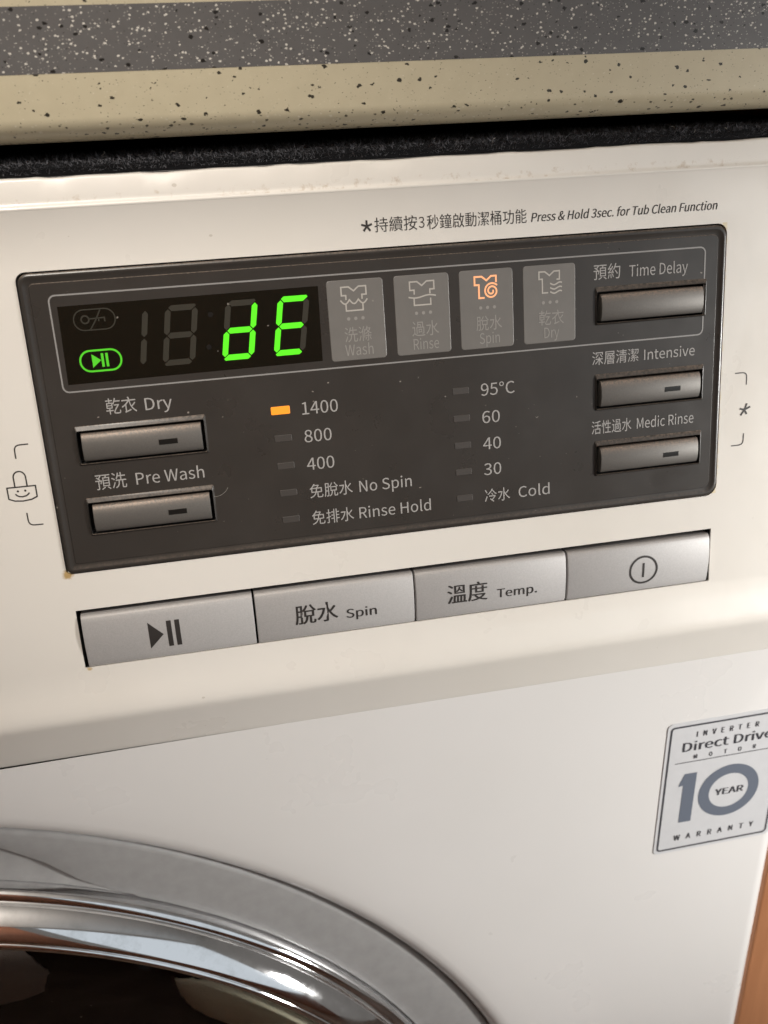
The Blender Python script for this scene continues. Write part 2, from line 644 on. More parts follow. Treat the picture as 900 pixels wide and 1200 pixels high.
def text2d(body, shear=0.0, offset=0.0, spacing=1.0):
    c = bpy.data.curves.new('lettering', 'FONT')
    if FONT:
        c.font = FONT
    c.body = body
    c.shear = shear
    c.offset = offset
    c.space_character = spacing
    c.resolution_u = 3
    o = bpy.data.objects.new('lettering_source', c)
    COL.objects.link(o)
    dg = bpy.context.evaluated_depsgraph_get()
    me = bpy.data.meshes.new_from_object(o.evaluated_get(dg))
    vs = [(v.co.x, v.co.y) for v in me.vertices]
    fs = [tuple(p.vertices) for p in me.polygons]
    bpy.data.objects.remove(o)
    bpy.data.curves.remove(c)
    bpy.data.meshes.remove(me)
    return vs, fs


CAPH = max(v[1] for v in text2d('H')[0])


def put_text(mb, body, u0, u1, vbase, cap, fn, vtop=None, mi=0, bold=0.0, **k):
    """Latin: baseline and cap height.  Chinese: vtop..vbase is the box of the glyphs."""
    vs, fs = text2d(body, **k)
    x0, x1 = min(v[0] for v in vs), max(v[0] for v in vs)
    y0, y1 = min(v[1] for v in vs), max(v[1] for v in vs)
    if bold:      # heavier print: a second impression a hair to the side and a hair higher
        put_text(mb, body, u0 + bold, u1, vbase, cap, lambda u, v: fn(u, v) + P(0, 0, 0.03) - P(0, 0, 0), vtop, mi, **k)
        u1 = u1 - bold
    out = []
    for x, y in vs:
        u = u0 + (x - x0) / (x1 - x0) * (u1 - u0)
        if vtop is None:
            v = vbase - y / CAPH * cap
        else:
            v = vtop + (y1 - y) / (y1 - y0) * (vbase - vtop)
        out.append(fn(u, v))
    mb.add(out, fs, mi)


# ------------------------------------------------------------------ the setting
def sheet(name, x0, x1, y0, y1, z, mat):
    o = finish(name, [(x0, y0, z), (x1, y0, z), (x1, y1, z), (x0, y1, z)], [(0, 1, 2, 3)], mat, kind='structure', smooth=False)
    return o


sheet('floor', -3, 3, -3.2, 1.5, 0.0, M['tile_floor'])
m_wall = [(-3.0, 0.0, 0.6, 2.495), (0.6, 0.0, 3.0, 0.58)]     # wall on the far side of the room, round the window
WV, WF = [], []
for x0, z0, x1, z1 in m_wall:
    q = len(WV)
    WV += [(x0, -1.9, z0), (x1, -1.9, z0), (x1, -1.9, z1), (x0, -1.9, z1)]
    WF.append((q, q + 1, q + 2, q + 3))
sheet('ceiling', -3, 3, -1.9, 1.5, 2.5, M['ceiling'])
finish('wall', WV, WF, M['wood_dark'], kind='structure', smooth=False)

# ------------------------------------------------------------------ washing machine
CX, CZ = -97.87, Z0 - 363.69          # axis of the door
XL, XR = CX - 310.0, 212.0            # cabinet sides
YF = -12.0                            # cabinet front plane
MZ = Z0 + 19.5                        # top of the machine

wm = empty('washing_machine', (CX * MM, 0.27, 0.0), 'white front-loading washing machine with a dark display window and silver buttons', 'washing machine')

# body shell: sides, back, top, base
mb = MB()
ZB = 14.0
yb = 560.0
prof = [(XL, 0), (XL, yb), (XR, yb), (XR, 0)]


def mmv(x, y, z):
    return Vector((x, y, z)) * MM


mb.add([mmv(XL, -4, ZB), mmv(XL, yb, ZB), mmv(XL, yb, MZ), mmv(XL, 4, MZ),
        mmv(XR, -4, ZB), mmv(XR, yb, ZB), mmv(XR, yb, MZ), mmv(XR, 4, MZ)],
       [(0, 1, 2, 3), (4, 5, 6, 7), (1, 5, 6, 2), (0, 4, 5, 1), (3, 7, 6, 2)])
mb.build('body', M['cab'], wm, smooth=False)
for fx in (XL + 50, XR - 50):
    for fy in (50, yb - 50):
        f = MB()
        r = [(22, 0.2), (24, 4), (12, 5), (12, ZB)]
        rings = [[mmv(fx + q * math.cos(t * math.pi / 8), fy + q * math.sin(t * math.pi / 8), z) for t in range(16)] for q, z in r]
        for a, b in zip(rings, rings[1:]):
            f.bridge(a, b)
        f.cap(rings[0])
        f.build('foot', M['rubber'], wm)

# ---- cabinet front: flat sheet with round door opening, rolled edges and a soft flare into the opening
NSEG = 160
R_OPEN = 232.0
FLARE = [(R_OPEN + 70, 0.0), (R_OPEN + 52, 0.06), (R_OPEN + 40, 0.2), (R_OPEN + 30, 0.42), (R_OPEN + 22, 0.72), (R_OPEN + 15, 1.0), (R_OPEN + 9, 1.22), (R_OPEN + 3, 1.35)]
RIN = [(R_OPEN + 3, 1.35), (R_OPEN + 1.0, 1.25), (R_OPEN - 0.5, 0.85), (R_OPEN - 1.7, 0.2), (R_OPEN - 2.8, -0.7), (R_OPEN - 3.7, -1.9), (R_OPEN - 4.3, -3.3), (R_OPEN - 4.6, -7.0)]


def door_ring(r, n, seg=NSEG):
    return [mmv(CX + r * math.cos(2 * math.pi * i / seg), YF - n, CZ + r * math.sin(2 * math.pi * i / seg)) for i in range(seg)]


mb = MB()
ztop = -124.0 + Z0
outer = [(XL + 6, 60.0), (XR - 6, 60.0), (XR - 6, ztop), (XL + 6, ztop)]
hole = [(CX + RIN[0][0] * math.cos(2 * math.pi * i / NSEG), CZ + RIN[0][0] * math.sin(2 * math.pi * i / NSEG)) for i in range(NSEG)]


def flare_n(x, z):
    r = math.hypot(x - CX, z - CZ)
    for (ra, na), (rb, nb) in zip(FLARE, FLARE[1:]):
        if rb <= r <= ra:
            return nb + (na - nb) * (r - rb) / (ra - rb)
    return 0.0 if r > FLARE[0][0] else FLARE[-1][1]


extra = [(CX + r * math.cos(2 * math.pi * (i + .5 * (k % 2)) / NSEG), CZ + r * math.sin(2 * math.pi * (i + .5 * (k % 2)) / NSEG)) for k, (r, n) in enumerate(FLARE[:-1]) for i in range(NSEG)]
extra = [q for q in extra if q[1] < ztop - 0.5 and XL + 7 < q[0] < XR - 7]
outer = outer[:2] + [(XR - 6 + (XL - XR + 12) * i / 120, ztop) for i in range(121)]
v2, f2 = holed(outer, [hole], extra)
mb.add([mmv(x, YF - flare_n(x, z), z) for x, z in v2], f2)
for (r1, n1), (r2, n2) in zip(RIN, RIN[1:]):
    mb.bridge(door_ring(r1, n1), door_ring(r2, n2))
for sx, xe in ((1, XR), (-1, XL)):
    pts = []
    for i in range(9):
        a = math.radians(90 * i / 8)
        pts.append((xe - sx * 6 + sx * 6 * math.sin(a), YF + 6 - 6 * math.cos(a)))
    pts.append((xe, 4.0))
    for z0, z1 in ((60.0, ztop),):
        mb.bridge([mmv(x, y, z0) for x, y in pts], [mmv(x, y, z1) for x, y in pts], False)
front = mb.build('cabinet_front', M['cab'], wm, sharp=50)
mb = MB()
mb.add([mmv(XL + 4, YF + 6, ZB), mmv(XR - 4, YF + 6, ZB), mmv(XR - 4, YF + 6, 59), mmv(XL + 4, YF + 6, 59),
        mmv(XL + 4, 10, ZB), mmv(XR - 4, 10, ZB), mmv(XR - 4, 10, 59), mmv(XL + 4, 10, 59)],
       [(0, 1, 2, 3), (0, 4, 5, 1), (3, 2, 6, 7), (0, 3, 7, 4), (1, 5, 6, 2)])
mb.build('plinth', M['cab'], wm, smooth=False)

# ---- control panel fascia
mb = MB()
DW, DH = 172.0, 71.0
disp_hole = rrect(-0.35, -0.35, DW + 0.35, DH + 0.35, (2.2, 2.6, 3.2, 1.2), 5)
SL = (0.2, 81.0, 171.3, 96.6)
slot_hole = rrect(*SL)
VT, VB = -13.2, 98.0
v2, f2 = holed([(XL + 5, VT), (XR - 5, VT), (XR - 5, VB), (XL + 5, VB)], [disp_hole, slot_hole])
mb.add([P(x, y) for x, y in v2], f2)
mb.bridge([P(x, y) for x, y in disp_hole], [P(x, y, -3.0) for x, y in disp_hole])
# slightly rounded lips of the slot
mb.bridge([P(x, y) for x, y in slot_hole], [P(x, y, -0.5) for x, y in slot_hole])


def strip(prof, x0, x1, nx=1, wob=None):
    cols = []
    for i in range(nx + 1):
        x = x0 + (x1 - x0) * i / nx
        cols.append([P(x, v + (wob(x, k) if wob else 0), n) for k, (v, n) in enumerate(prof)])
    for a, b in zip(cols, cols[1:]):
        mb.bridge(a, b, False)


low = [(98.0, 0.0), (99.5, 0.04), (101.5, 0.2), (103.5, 0.55), (105.5, 1.05), (107.2, 1.5), (108.6, 1.75), (109.8, 1.75), (110.9, 1.4), (112.0, 0.8), (113.5, -0.1),
       (116.0, -1.55), (118.5, -3.0), (121.0, -4.5), (123.2, -5.8), (124.3, -6.4), (124.75, -6.75), (124.9, -7.2), (124.9, -12)]
strip(low, XL + 5, XR - 5)
random_w = [rnd.uniform(-1, 1) for _ in range(400)]


def wob(x, k):
    if k < 9:
        return 0.0
    i = int((x - XL) / 3.1) % 399
    t = ((x - XL) / 3.1) % 1
    return 0.16 * (random_w[i] * (1 - t) + random_w[i + 1] * t) + 0.1 * math.sin(x / 37.0)


top = [(-13.2, 0.0), (-13.3, 0.08), (-13.55, 0.15), (-13.8, 0.1), (-14.1, -0.1), (-14.4, -0.32), (-14.7, -0.42), (-15.2, -0.45), (-19.3, -0.60), (-19.6, -0.72), (-19.85, -1.0), (-20.0, -1.7), (-20.6, -6.5), (-22.0, -14.0)]
strip(top, XL + 5, XR - 5, 220, wob)
for sx, xe in ((1, XR), (-1, XL)):      # rounded side edges
    seq = []
    for i in range(7):
        a = math.radians(90 * i / 6)
        dx, dn = 5 * math.sin(a), 5 - 5 * math.cos(a)
        seq.append([P(xe - sx * 5 + sx * dx, v, n - dn) for v, n in list(reversed(top)) + low])
    for a, b in zip(seq, seq[1:]):
        mb.bridge(a, b, False)
fascia = mb.build('control_panel', M['white'], wm, sharp=50)

# dark cavity behind window and keys
mb = MB()
for x0, y0, x1, y1 in ((-2, -2, DW + 2, DH + 2),):
    mb.cap([P(x0, y0, -3.0), P(x1, y0, -3.0), P(x1, y1, -3.0), P(x0, y1, -3.0)])
a = [P(x, y, -0.5) for x, y in slot_hole]
b = [P(x, y, -7.0) for x, y in slot_hole]
mb.bridge(a, b)
mb.cap(b)
mb.build('slot_lining', M['black'], fascia, smooth=False)

# printed marks on the white fascia


def Pw(u, v):
    return P(u, v, 0.05)


mb = MB()
for q in range(5):
    an = math.radians(-90 + 72 * q)
    stroke(mb, [(79.75, -5.3), (79.75 + 1.35 * math.cos(an), -5.3 + 1.35 * math.sin(an))], 0.48, lambda u, v, q=q: P(u, v, 0.05 + 0.004 * q))
put_text(mb, '持續按', 81.6, 91.9, -3.75, 0, Pw, vtop=-7.1)
put_text(mb, '3', 92.3, 93.7, -4.15, 2.45, Pw)
put_text(mb, '秒鐘啟動潔桶功能', 94.3, 119.1, -3.6, 0, Pw, vtop=-6.95)
put_text(mb, 'Press & Hold 3sec. for Tub Clean Function', 120.2, 169.4, -3.78, 2.05, Pw, shear=0.22, bold=0.07)
mb.build('lettering', M['ink'], fascia, smooth=False, recalc=False)

mb = MB()
LW = 0.32
shk = [(-8.42, 48.1)] + [(-8.42, 46.0)] + [(-7.05 + 1.38 * math.cos(math.radians(t)), 45.85 + 1.45 * math.sin(math.radians(t))) for t in range(180, 361, 15)] + [(-5.66, 48.1)]
stroke(mb, shk, LW, Pw)
stroke(mb, [(-10.26, 48.12), (-3.82, 48.16), (-3.84, 50.85), (-5.2, 51.42), (-7.1, 51.62), (-9.0, 51.42), (-10.25, 50.85)], LW, Pw, True)
for ex in (-7.94, -6.27):
    stroke(mb, arc(ex, 49.15, 0.13, 0, 360, 10)[:-1], 0.26, Pw, True)
stroke(mb, [(-8.62, 49.75), (-8.3, 50.15), (-7.8, 50.45), (-7.1, 50.57), (-6.3, 50.43), (-5.8, 50.15), (-5.41, 49.75)], LW, Pw)
mb.build('lock_symbol', M['ink'], fascia, smooth=False, recalc=False)
for nm, pts in (('bracket_mark', [(-3.77, 38.13), (-7.02, 38.13), (-7.03, 41.35)]),
                ('bracket_mark', [(-6.84, 54.6), (-6.84, 57.77), (-3.56, 57.8)]),
                ('bracket_mark', [(176.4, 38.2), (179.85, 38.2), (179.85, 41.5)]),
                ('bracket_mark', [(179.75, 54.8), (179.75, 57.95), (176.2, 57.95)])):
    mb = MB()
    stroke(mb, round_poly(pts, 1.4, 5), 0.30, Pw)
    mb.build(nm, M['ink'], fascia, smooth=False, recalc=False)
mb = MB()
for dx, dy in ((35, -95), (95, -40), (42, 75), (-65, 90), (-70, -20)):
    k = 1.75 / 95.0
    ln = math.hypot(dx, dy)
    k = 1.8 / ln * (0.8 if ln < 90 else 1.0)
    stroke(mb, [(179.65, 48.3), (179.65 + dx * k, 48.3 + dy * k)], 0.52, Pw)
    fasc_n = 0
for i in range(len(mb.v)):
    mb.v[i] = mb.v[i] + P(0, 0, 0.004 * (i // 4)) - P(0, 0, 0)
mb.build('asterisk_mark', M['ink'], fascia, smooth=False, recalc=False)

# ---- display window: smoked plate with rim, wells for the five small keys
NPL = 0.5
KEYS = [(8.3, 36.9), (8.3, 54.4), (137.85, 14.7), (137.85, 36.6), (137.85, 54.2)]   # u, v of the upper left corner
KW, KH = 27.8, 6.75


def well(u, v, g):
    """g: how far out from the inner opening; the upper margin is the wider one."""
    return rrect(u - 0.95 - g * 0.35, v - 0.55 - g * 1.25, u + KW + 0.75 + g * 0.5, v + KH + 0.45 + g * 0.45, 0.35, 3)


mb = MB()


def ring_disp(ins, n):
    r = (2.4, 2.8, 3.4, 1.3)
    return [P(x, y, n) for x, y in rrect(ins, ins, DW - ins, DH - ins, tuple(max(0.5, q - ins * .6) for q in r), 5)]


rings = [(0.0, -2.5), (0.0, 0.15), (0.12, 0.5), (0.35, 0.66), (0.7, 0.72), (1.0, 0.66), (1.4, 0.46), (2.2, 0.36), (2.35, NPL)]
for (i1, n1), (i2, n2) in zip(rings, rings[1:]):
    mb.bridge(ring_disp(i1, n1), ring_disp(i2, n2))
outer = rrect(2.35, 2.35, DW - 2.35, DH - 2.35, tuple(max(0.5, q - 2.35 * .6) for q in (2.4, 2.8, 3.4, 1.3)), 5)
v2, f2 = holed(outer, [well(u, v, 1.0) for u, v in KEYS])
mb.add([P(x, y, NPL) for x, y in v2], f2)
for u, v in KEYS:
    w1 = [P(x, y, NPL) for x, y in well(u, v, 1.0)]
    w1b = [P(x, y, NPL + 0.12) for x, y in well(u, v, 0.92)]
    w2 = [P(x, y, NPL + 0.50) for x, y in well(u, v, 0.16)]
    w3 = [P(x, y, NPL + 0.42) for x, y in well(u, v, 0.04)]
    w3b = [P(x, y, NPL + 0.1) for x, y in well(u, v, 0.0)]
    w4 = [P(x, y, -2.6) for x, y in well(u, v, 0.0)]
    mb.bridge(w1, w1b)
    mb.bridge(w1b, w2)
    mb.bridge(w2, w3)
    mb.bridge(w3, w3b)
    mb.bridge(w3b, w4, mi=1)
    mb.cap(w4, mi=1)
disp = mb.build('display_panel', M['panel'], wm, sharp=28, mats=[M['black']])


def Pd(u, v):
    return P(u, v, NPL + 0.06)


def Pd2(u, v):
    return P(u, v, NPL + 0.10)


# outline
mb = MB()
stroke(mb, rrect(6.1, 5.1, 166.2, 27.0, 1.4, 5), 0.36, Pd, True)
mb.build('outline', M['print_line'], disp, smooth=False, recalc=False)

# texts on the window
texts = [
    [('預約', 136.1, 143.2, 11.15, 7.35, 1), ('Time Delay', 145.6, 161.5, 10.95, 2.75, 0)],
    [('深層清潔', 135.8, 148.5, 32.4, 28.95, 1), ('Intensive', 150.0, 164.2, 32.2, 2.6, 0)],
    [('活性過水', 135.7, 146.8, 50.5, 46.95, 1), ('Medic Rinse', 148.3, 164.5, 50.15, 2.75, 0)],
    [('乾衣', 14.9, 21.9, 33.0, 29.2, 1), ('Dry', 23.8, 30.1, 32.8, 2.85, 0)],
    [('預洗', 9.9, 17.1, 50.9, 47.0, 1), ('Pre Wash', 19.3, 35.5, 50.55, 2.9, 0)],
    [('1400', 60.6, 69.5, 37.6, 3.05, 0)],
    [('800', 60.6, 67.4, 44.55, 3.05, 0)],
    [('400', 60.6, 67.5, 51.6, 3.05, 0)],
    [('免脫水', 60.7, 71.6, 59.0, 55.3, 1), ('No Spin', 73.3, 86.9, 58.75, 2.9, 0)],
    [('免排水', 60.7, 71.4, 66.0, 62.3, 1), ('Rinse Hold', 72.8, 91.6, 65.7, 2.9, 0)],
    [('95°C', 106.0, 114.9, 37.35, 3.05, 0)],
    [('60', 106.1, 110.8, 44.4, 3.05, 0)],
    [('40', 106.1, 110.9, 51.3, 3.05, 0)],
    [('30', 106.1, 110.8, 58.1, 3.05, 0)],
    [('冷水', 106.1, 113.0, 65.5, 61.9, 1), ('Cold', 115.3, 123.9, 65.15, 2.9, 0)],
]
for row in texts:
    mb = MB()
    for body, u0, u1, vb, c, cjk in row:
        if cjk:
            put_text(mb, body, u0, u1, vb, 0, Pd, vtop=c)
        else:
            put_text(mb, body, u0, u1, vb, c, Pd, bold=0.03)
    mb.build('lettering', M['print'], disp, smooth=False, recalc=False)

# indicator lights
led0 = None
for cx, col in ((55.4, 0), (100.75, 1)):
    for k in range(5):
        v = 36.0 + 6.95 * k if col == 0 else 35.6 + 7.0 * k
        lit = (col == 0 and k == 0)
        w, h = (2.3, 0.98) if lit else (2.15, 0.85)
        mb = MB()
        r0 = rrect(cx - w, v - h, cx + w, v + h, 0.25, 3)
        r1 = rrect(cx - w + .1, v - h + .1, cx + w - .1, v + h - .1, 0.2, 3)
        a = [P(x, y, NPL + 0.01) for x, y in r0]
        b = [P(x, y, NPL + 0.10) for x, y in r1]
        mb.bridge(a, b)
        mb.cap(b)
        mb.build('indicator_light', M['amber'] if lit else M['lens_off'], disp, smooth=False,
                 label='lit amber indicator light beside 1400' if lit else None)

# ---- digital display
mb = MB()
r0 = [(7.7, 7.6), (67.0, 7.4), (66.7, 25.0), (7.4, 25.3)]
a = [P(x, y, NPL + 0.01) for x, y in r0]
b = [P(x, y, NPL + 0.04) for x, y in r0]
mb.bridge(a, b)
mb.cap(b)
screen = mb.build('digital_display', M['screen'], wm, smooth=False)

SLANT = 2.35 / 13.7


def Ps(u, v):
    return P(u, v, NPL + 0.08)


def segment(kind, ox, lit, thin=False):
    """One bar of a slanted seven-segment figure; ox is the left edge at the top (v = 9.2)."""
    W, H, T = 7.5, 13.7, 1.32
    g = 0.17
    h = T / 2
    x0, x1, y0, ym, y1 = h, W - h, h, H / 2, H - h
    if kind in 'adg':
        y = {'a': y0, 'g': ym, 'd': y1}[kind]
        if kind == 'a':
            pts = [(x0 + g - .1, y - h * .2), (x0 + g + .5, y - h), (x1 - g, y - h), (x1 - g + .35, y - h * .4), (x1 - g - h * 1.0, y + h), (x0 + g + h, y + h)]
        elif kind == 'd':
            pts = [(x0 + g + h, y - h), (x1 - g - h, y - h), (x1 - g + .1, y + h * .2), (x1 - g - .5, y + h), (x0 + g, y + h), (x0 + g - .35, y + h * .4)]
        else:
            pts = [(x0 + g, y), (x0 + g + h, y - h), (x1 - g - h, y - h), (x1 - g, y), (x1 - g - h, y + h), (x0 + g + h, y + h)]
    else:
        x = x0 if kind in 'ef' else x1
        ya, yb = (y0, ym) if kind in 'bf' else (ym, y1)
        pts = [(x, ya + g), (x + h, ya + g + h), (x + h, yb - g - h), (x, yb - g), (x - h, yb - g - h), (x - h, ya + g + h)]
    w = [(ox + px - SLANT * py, 9.2 + py) for px, py in pts]
    m_ = MB()
    a = [P(x, y, NPL + 0.045) for x, y in w]
    b = [P(x, y, NPL + 0.09) for x, y in w]
    m_.bridge(a, b)
    m_.cap(b)
    m_.build('segment', M['green'] if lit else M['seg_off'], screen, smooth=False, label='lit green segment' if lit else None)


for ox, cells, lits in ((20.1, 'bc', ''), (31.4, 'abcdefg', ''), (45.2, 'abcdefg', 'bcdeg'), (57.4, 'abcdefg', 'adefg')):
    for s in cells:
        segment(s, ox, s in lits)
for (u, v) in ((41.4, 12.0), (40.2, 19.4)):
    m_ = MB()
    m_.cap([P(x, y, NPL + 0.08) for x, y in arc(u, v, 0.62, 0, 360, 14)[:-1]])
    m_.build('colon_dot', M['slot'], screen, smooth=False)

# play / pause symbol (lit) and key symbol (unlit)
mb = MB()
stroke(mb, rrect(10.85, 17.95, 20.0, 22.65, 2.3, 8), 0.42, Ps, True)
mb.add([Ps(13.5, 18.75), Ps(13.5, 21.85), Ps(15.5, 20.25)], [(0, 1, 2)])
for x in (15.85, 16.85):
    mb.add([Ps(x - .28, 18.7), Ps(x + .28, 18.7), Ps(x + .28, 21.8), Ps(x - .28, 21.8)], [(0, 1, 2, 3)])
mb.build('play_pause_symbol', M['green2'], screen, smooth=False, recalc=False, label='lit green play and pause symbol')
mb = MB()
stroke(mb, rrect(10.8, 8.7, 19.95, 13.3, 2.25, 8), 0.28, Ps, True)
stroke(mb, arc(13.3, 10.9, 0.85, 0, 360, 16)[:-1], 0.34, Ps, True)
stroke(mb, [(14.15, 10.8), (17.6, 10.7), (17.6, 11.6)], 0.30, Ps)
stroke(mb, [(16.85, 8.9), (15.6, 11.2), (14.2, 13.2)], 0.30, Ps)
stroke(mb, [(16.3, 10.75), (16.3, 11.45)], 0.28, Ps)
mb.build('key_symbol', M['seg_off'], screen, smooth=False, recalc=False)

# ---- status tiles
ICON = {}
sh_up = [(-1.95, 3.0), (-1.95, 1.95), (-3.0, 1.95), (-3.0, 0.0), (-1.2, 0.0), (0, 0.98), (1.2, 0.0), (3.0, 0.0), (3.0, 1.95), (1.95, 1.95), (1.95, 3.0)]
tub = [(-2.05, 4.0), (-2.05, 5.55), (2.05, 5.55), (2.05, 4.0)]


def scallop(x0, x1, y, d, n):
    out = []
    w = (x1 - x0) / n
    for k in range(n):
        for i in range(9):
            t = i / 8
            if k and i == 0:
                continue
            out.append((x0 + w * (k + t), y + d * math.sin(math.pi * t)))
    return out


ICON['wash'] = [sh_up[0:], tub, scallop(-3.3, 3.2, 3.0, 0.95, 3)]
ICON['rinse'] = [sh_up[0:], tub, [(-3.4 + 6.8 * t / 16, 3.55 + 0.28 * math.sin(2 * math.pi * (t / 16))) for t in range(17)]]
spiral = []
for i in range(60):
    t = i / 59
    a_ = math.radians(-30 + 760 * t)
    r_ = 0.28 + 1.75 * t ** 0.85
    spiral.append((1.25 + r_ * math.cos(a_), 3.55 + r_ * math.sin(a_)))
ICON['spin'] = [[(2.45, 1.55), (2.45, 0.0), (1.2, 0.0), (0, 0.98), (-1.2, 0.0), (-3.0, 0.0), (-3.0, 1.95), (-1.95, 1.95), (-1.95, 5.1), (-0.55, 5.1)], spiral[:-4]]


def wavel(y):
    return [(0.15 + 3.1 * t / 14, y - 0.28 * math.sin(2 * math.pi * t / 14 + 2.6)) for t in range(15)]


ICON['dry'] = [[(1.85, 2.0), (2.6, 2.0), (2.6, 0.0), (1.2, 0.0), (0, 0.98), (-1.2, 0.0), (-2.7, 0.0), (-2.7, 1.75), (-1.85, 1.75), (-1.85, 5.1), (-0.35, 5.1)],
               wavel(3.0), wavel(4.05), wavel(5.05)]
TILES = [('wash', '洗滌', 'Wash', 68.95, 75.4, 6.6, 6.9), ('rinse', '過水', 'Rinse', 85.2, 92.1, 6.7, 6.4), ('spin', '脫水', 'Spin', 101.4, 108.3, 6.6, 5.2), ('dry', '乾衣', 'Dry', 117.65, 124.5, 6.6, 3.9)]
for key, cj, en, x0, xc, cw, ew in TILES:
    mb = MB()
    r0 = rrect(x0, 6.5, x0 + 13.6, 25.5, 0.8, 4)
    r1 = rrect(x0 + .12, 6.62, x0 + 13.48, 25.38, 0.7, 4)
    a = [P(x, y, NPL + 0.01) for x, y in r0]
    b = [P(x, y, NPL + 0.07) for x, y in r1]
    mb.bridge(a, b)
    mb.cap(b)
    t = mb.build('status_tile', M['tile'], wm, smooth=False, label='status tile marked ' + en + (', symbol lit orange' if key == 'spin' else ''))

    def Pt(u, v):
        return P(u, v, NPL + 0.12)
    mb = MB()
    for k, line in enumerate(ICON[key]):
        if len(line) > 14 and key != 'x':
            pass
        stroke(mb, [(xc + x, 8.15 + y) for x, y in line], 0.42 if key == 'spin' else 0.34, lambda u, v, k=k: P(u, v, NPL + 0.11 + 0.01 * k))
    mb.build('garment_symbol', M['orange'] if key == 'spin' else M['print_icon'], t, smooth=False, recalc=False)
    mb = MB()
    for dx in (-1.75, 0.0, 1.75):
        mb.cap([Pt(x, y) for x, y in arc(xc + 0.1 + dx, 15.6, 0.42, 0, 360, 12)[:-1]])
    put_text(mb, cj, xc + .4 - cw / 2, xc + .4 + cw / 2, 21.15, 0, Pt, vtop=17.55)
    put_text(mb, en, xc + .45 - ew / 2, xc + .45 + ew / 2, 24.35, 2.6, Pt)
    mb.build('lettering', M['print_dim'], t, smooth=False, recalc=False)

# ---- five small keys (one built, the others copied)


def key_mesh(u, v):
    m_ = MB()
    prof = [(0.0, -2.3), (0.0, 0.05), (0.12, 0.42), (0.45, 0.72), (1.2, 1.02), (2.4, 1.22), (3.4, 1.27), (4.4, 1.2), (5.4, 1.0), (6.1, 0.72), (6.5, 0.42), (6.68, 0.1), (6.72, -2.3)]
    xs = [(0.0, -0.25), (0.10, -0.06), (0.3, 0.0), (KW - 0.3, 0.0), (KW - 0.10, -0.06), (KW, -0.25)]
    cols = [[P(u + dx, v + pv, NPL + (pn + dn if pn > -1 else pn)) for pv, pn in prof] for dx, dn in xs]
    for a, b in zip(cols, cols[1:]):
        m_.bridge(a, b, False)
    m_.cap(cols[0])
    m_.cap(cols[-1])
    return m_


key0 = key_mesh(*KEYS[0]).build('push_button', M['key'], wm, sharp=40)


def slot_mesh(u, v):
    m_ = MB()
    # rectangular indicator lens, following the curved key face
    pr = [(3.0, 1.262), (3.5, 1.272), (4.05, 1.25)]
    vv = [(3.02, 1.30), (3.55, 1.305), (4.28, 1.28)]
    m_.bridge([P(u + 17.6, v + a, NPL + n) for a, n in vv], [P(u + 22.0, v + a, NPL + n) for a, n in vv], False)
    m_.bridge([P(u + 17.6, v + a, NPL + 1.0) for a, n in vv], [P(u + 17.6, v + a, NPL + n) for a, n in vv], False)
    m_.bridge([P(u + 22.0, v + a, NPL + 1.0) for a, n in vv], [P(u + 22.0, v + a, NPL + n) for a, n in vv], False)
    return m_


lens0 = slot_mesh(*KEYS[0]).build('indicator_lens', M['slot'], key0, smooth=False)
for i, (u, v) in enumerate(KEYS[1:], 1):
    d = P(u, v) - P(*KEYS[0])
    k = copy_part(key0, d, wm)
    if i != 2:
        copy_part(lens0, d, k)

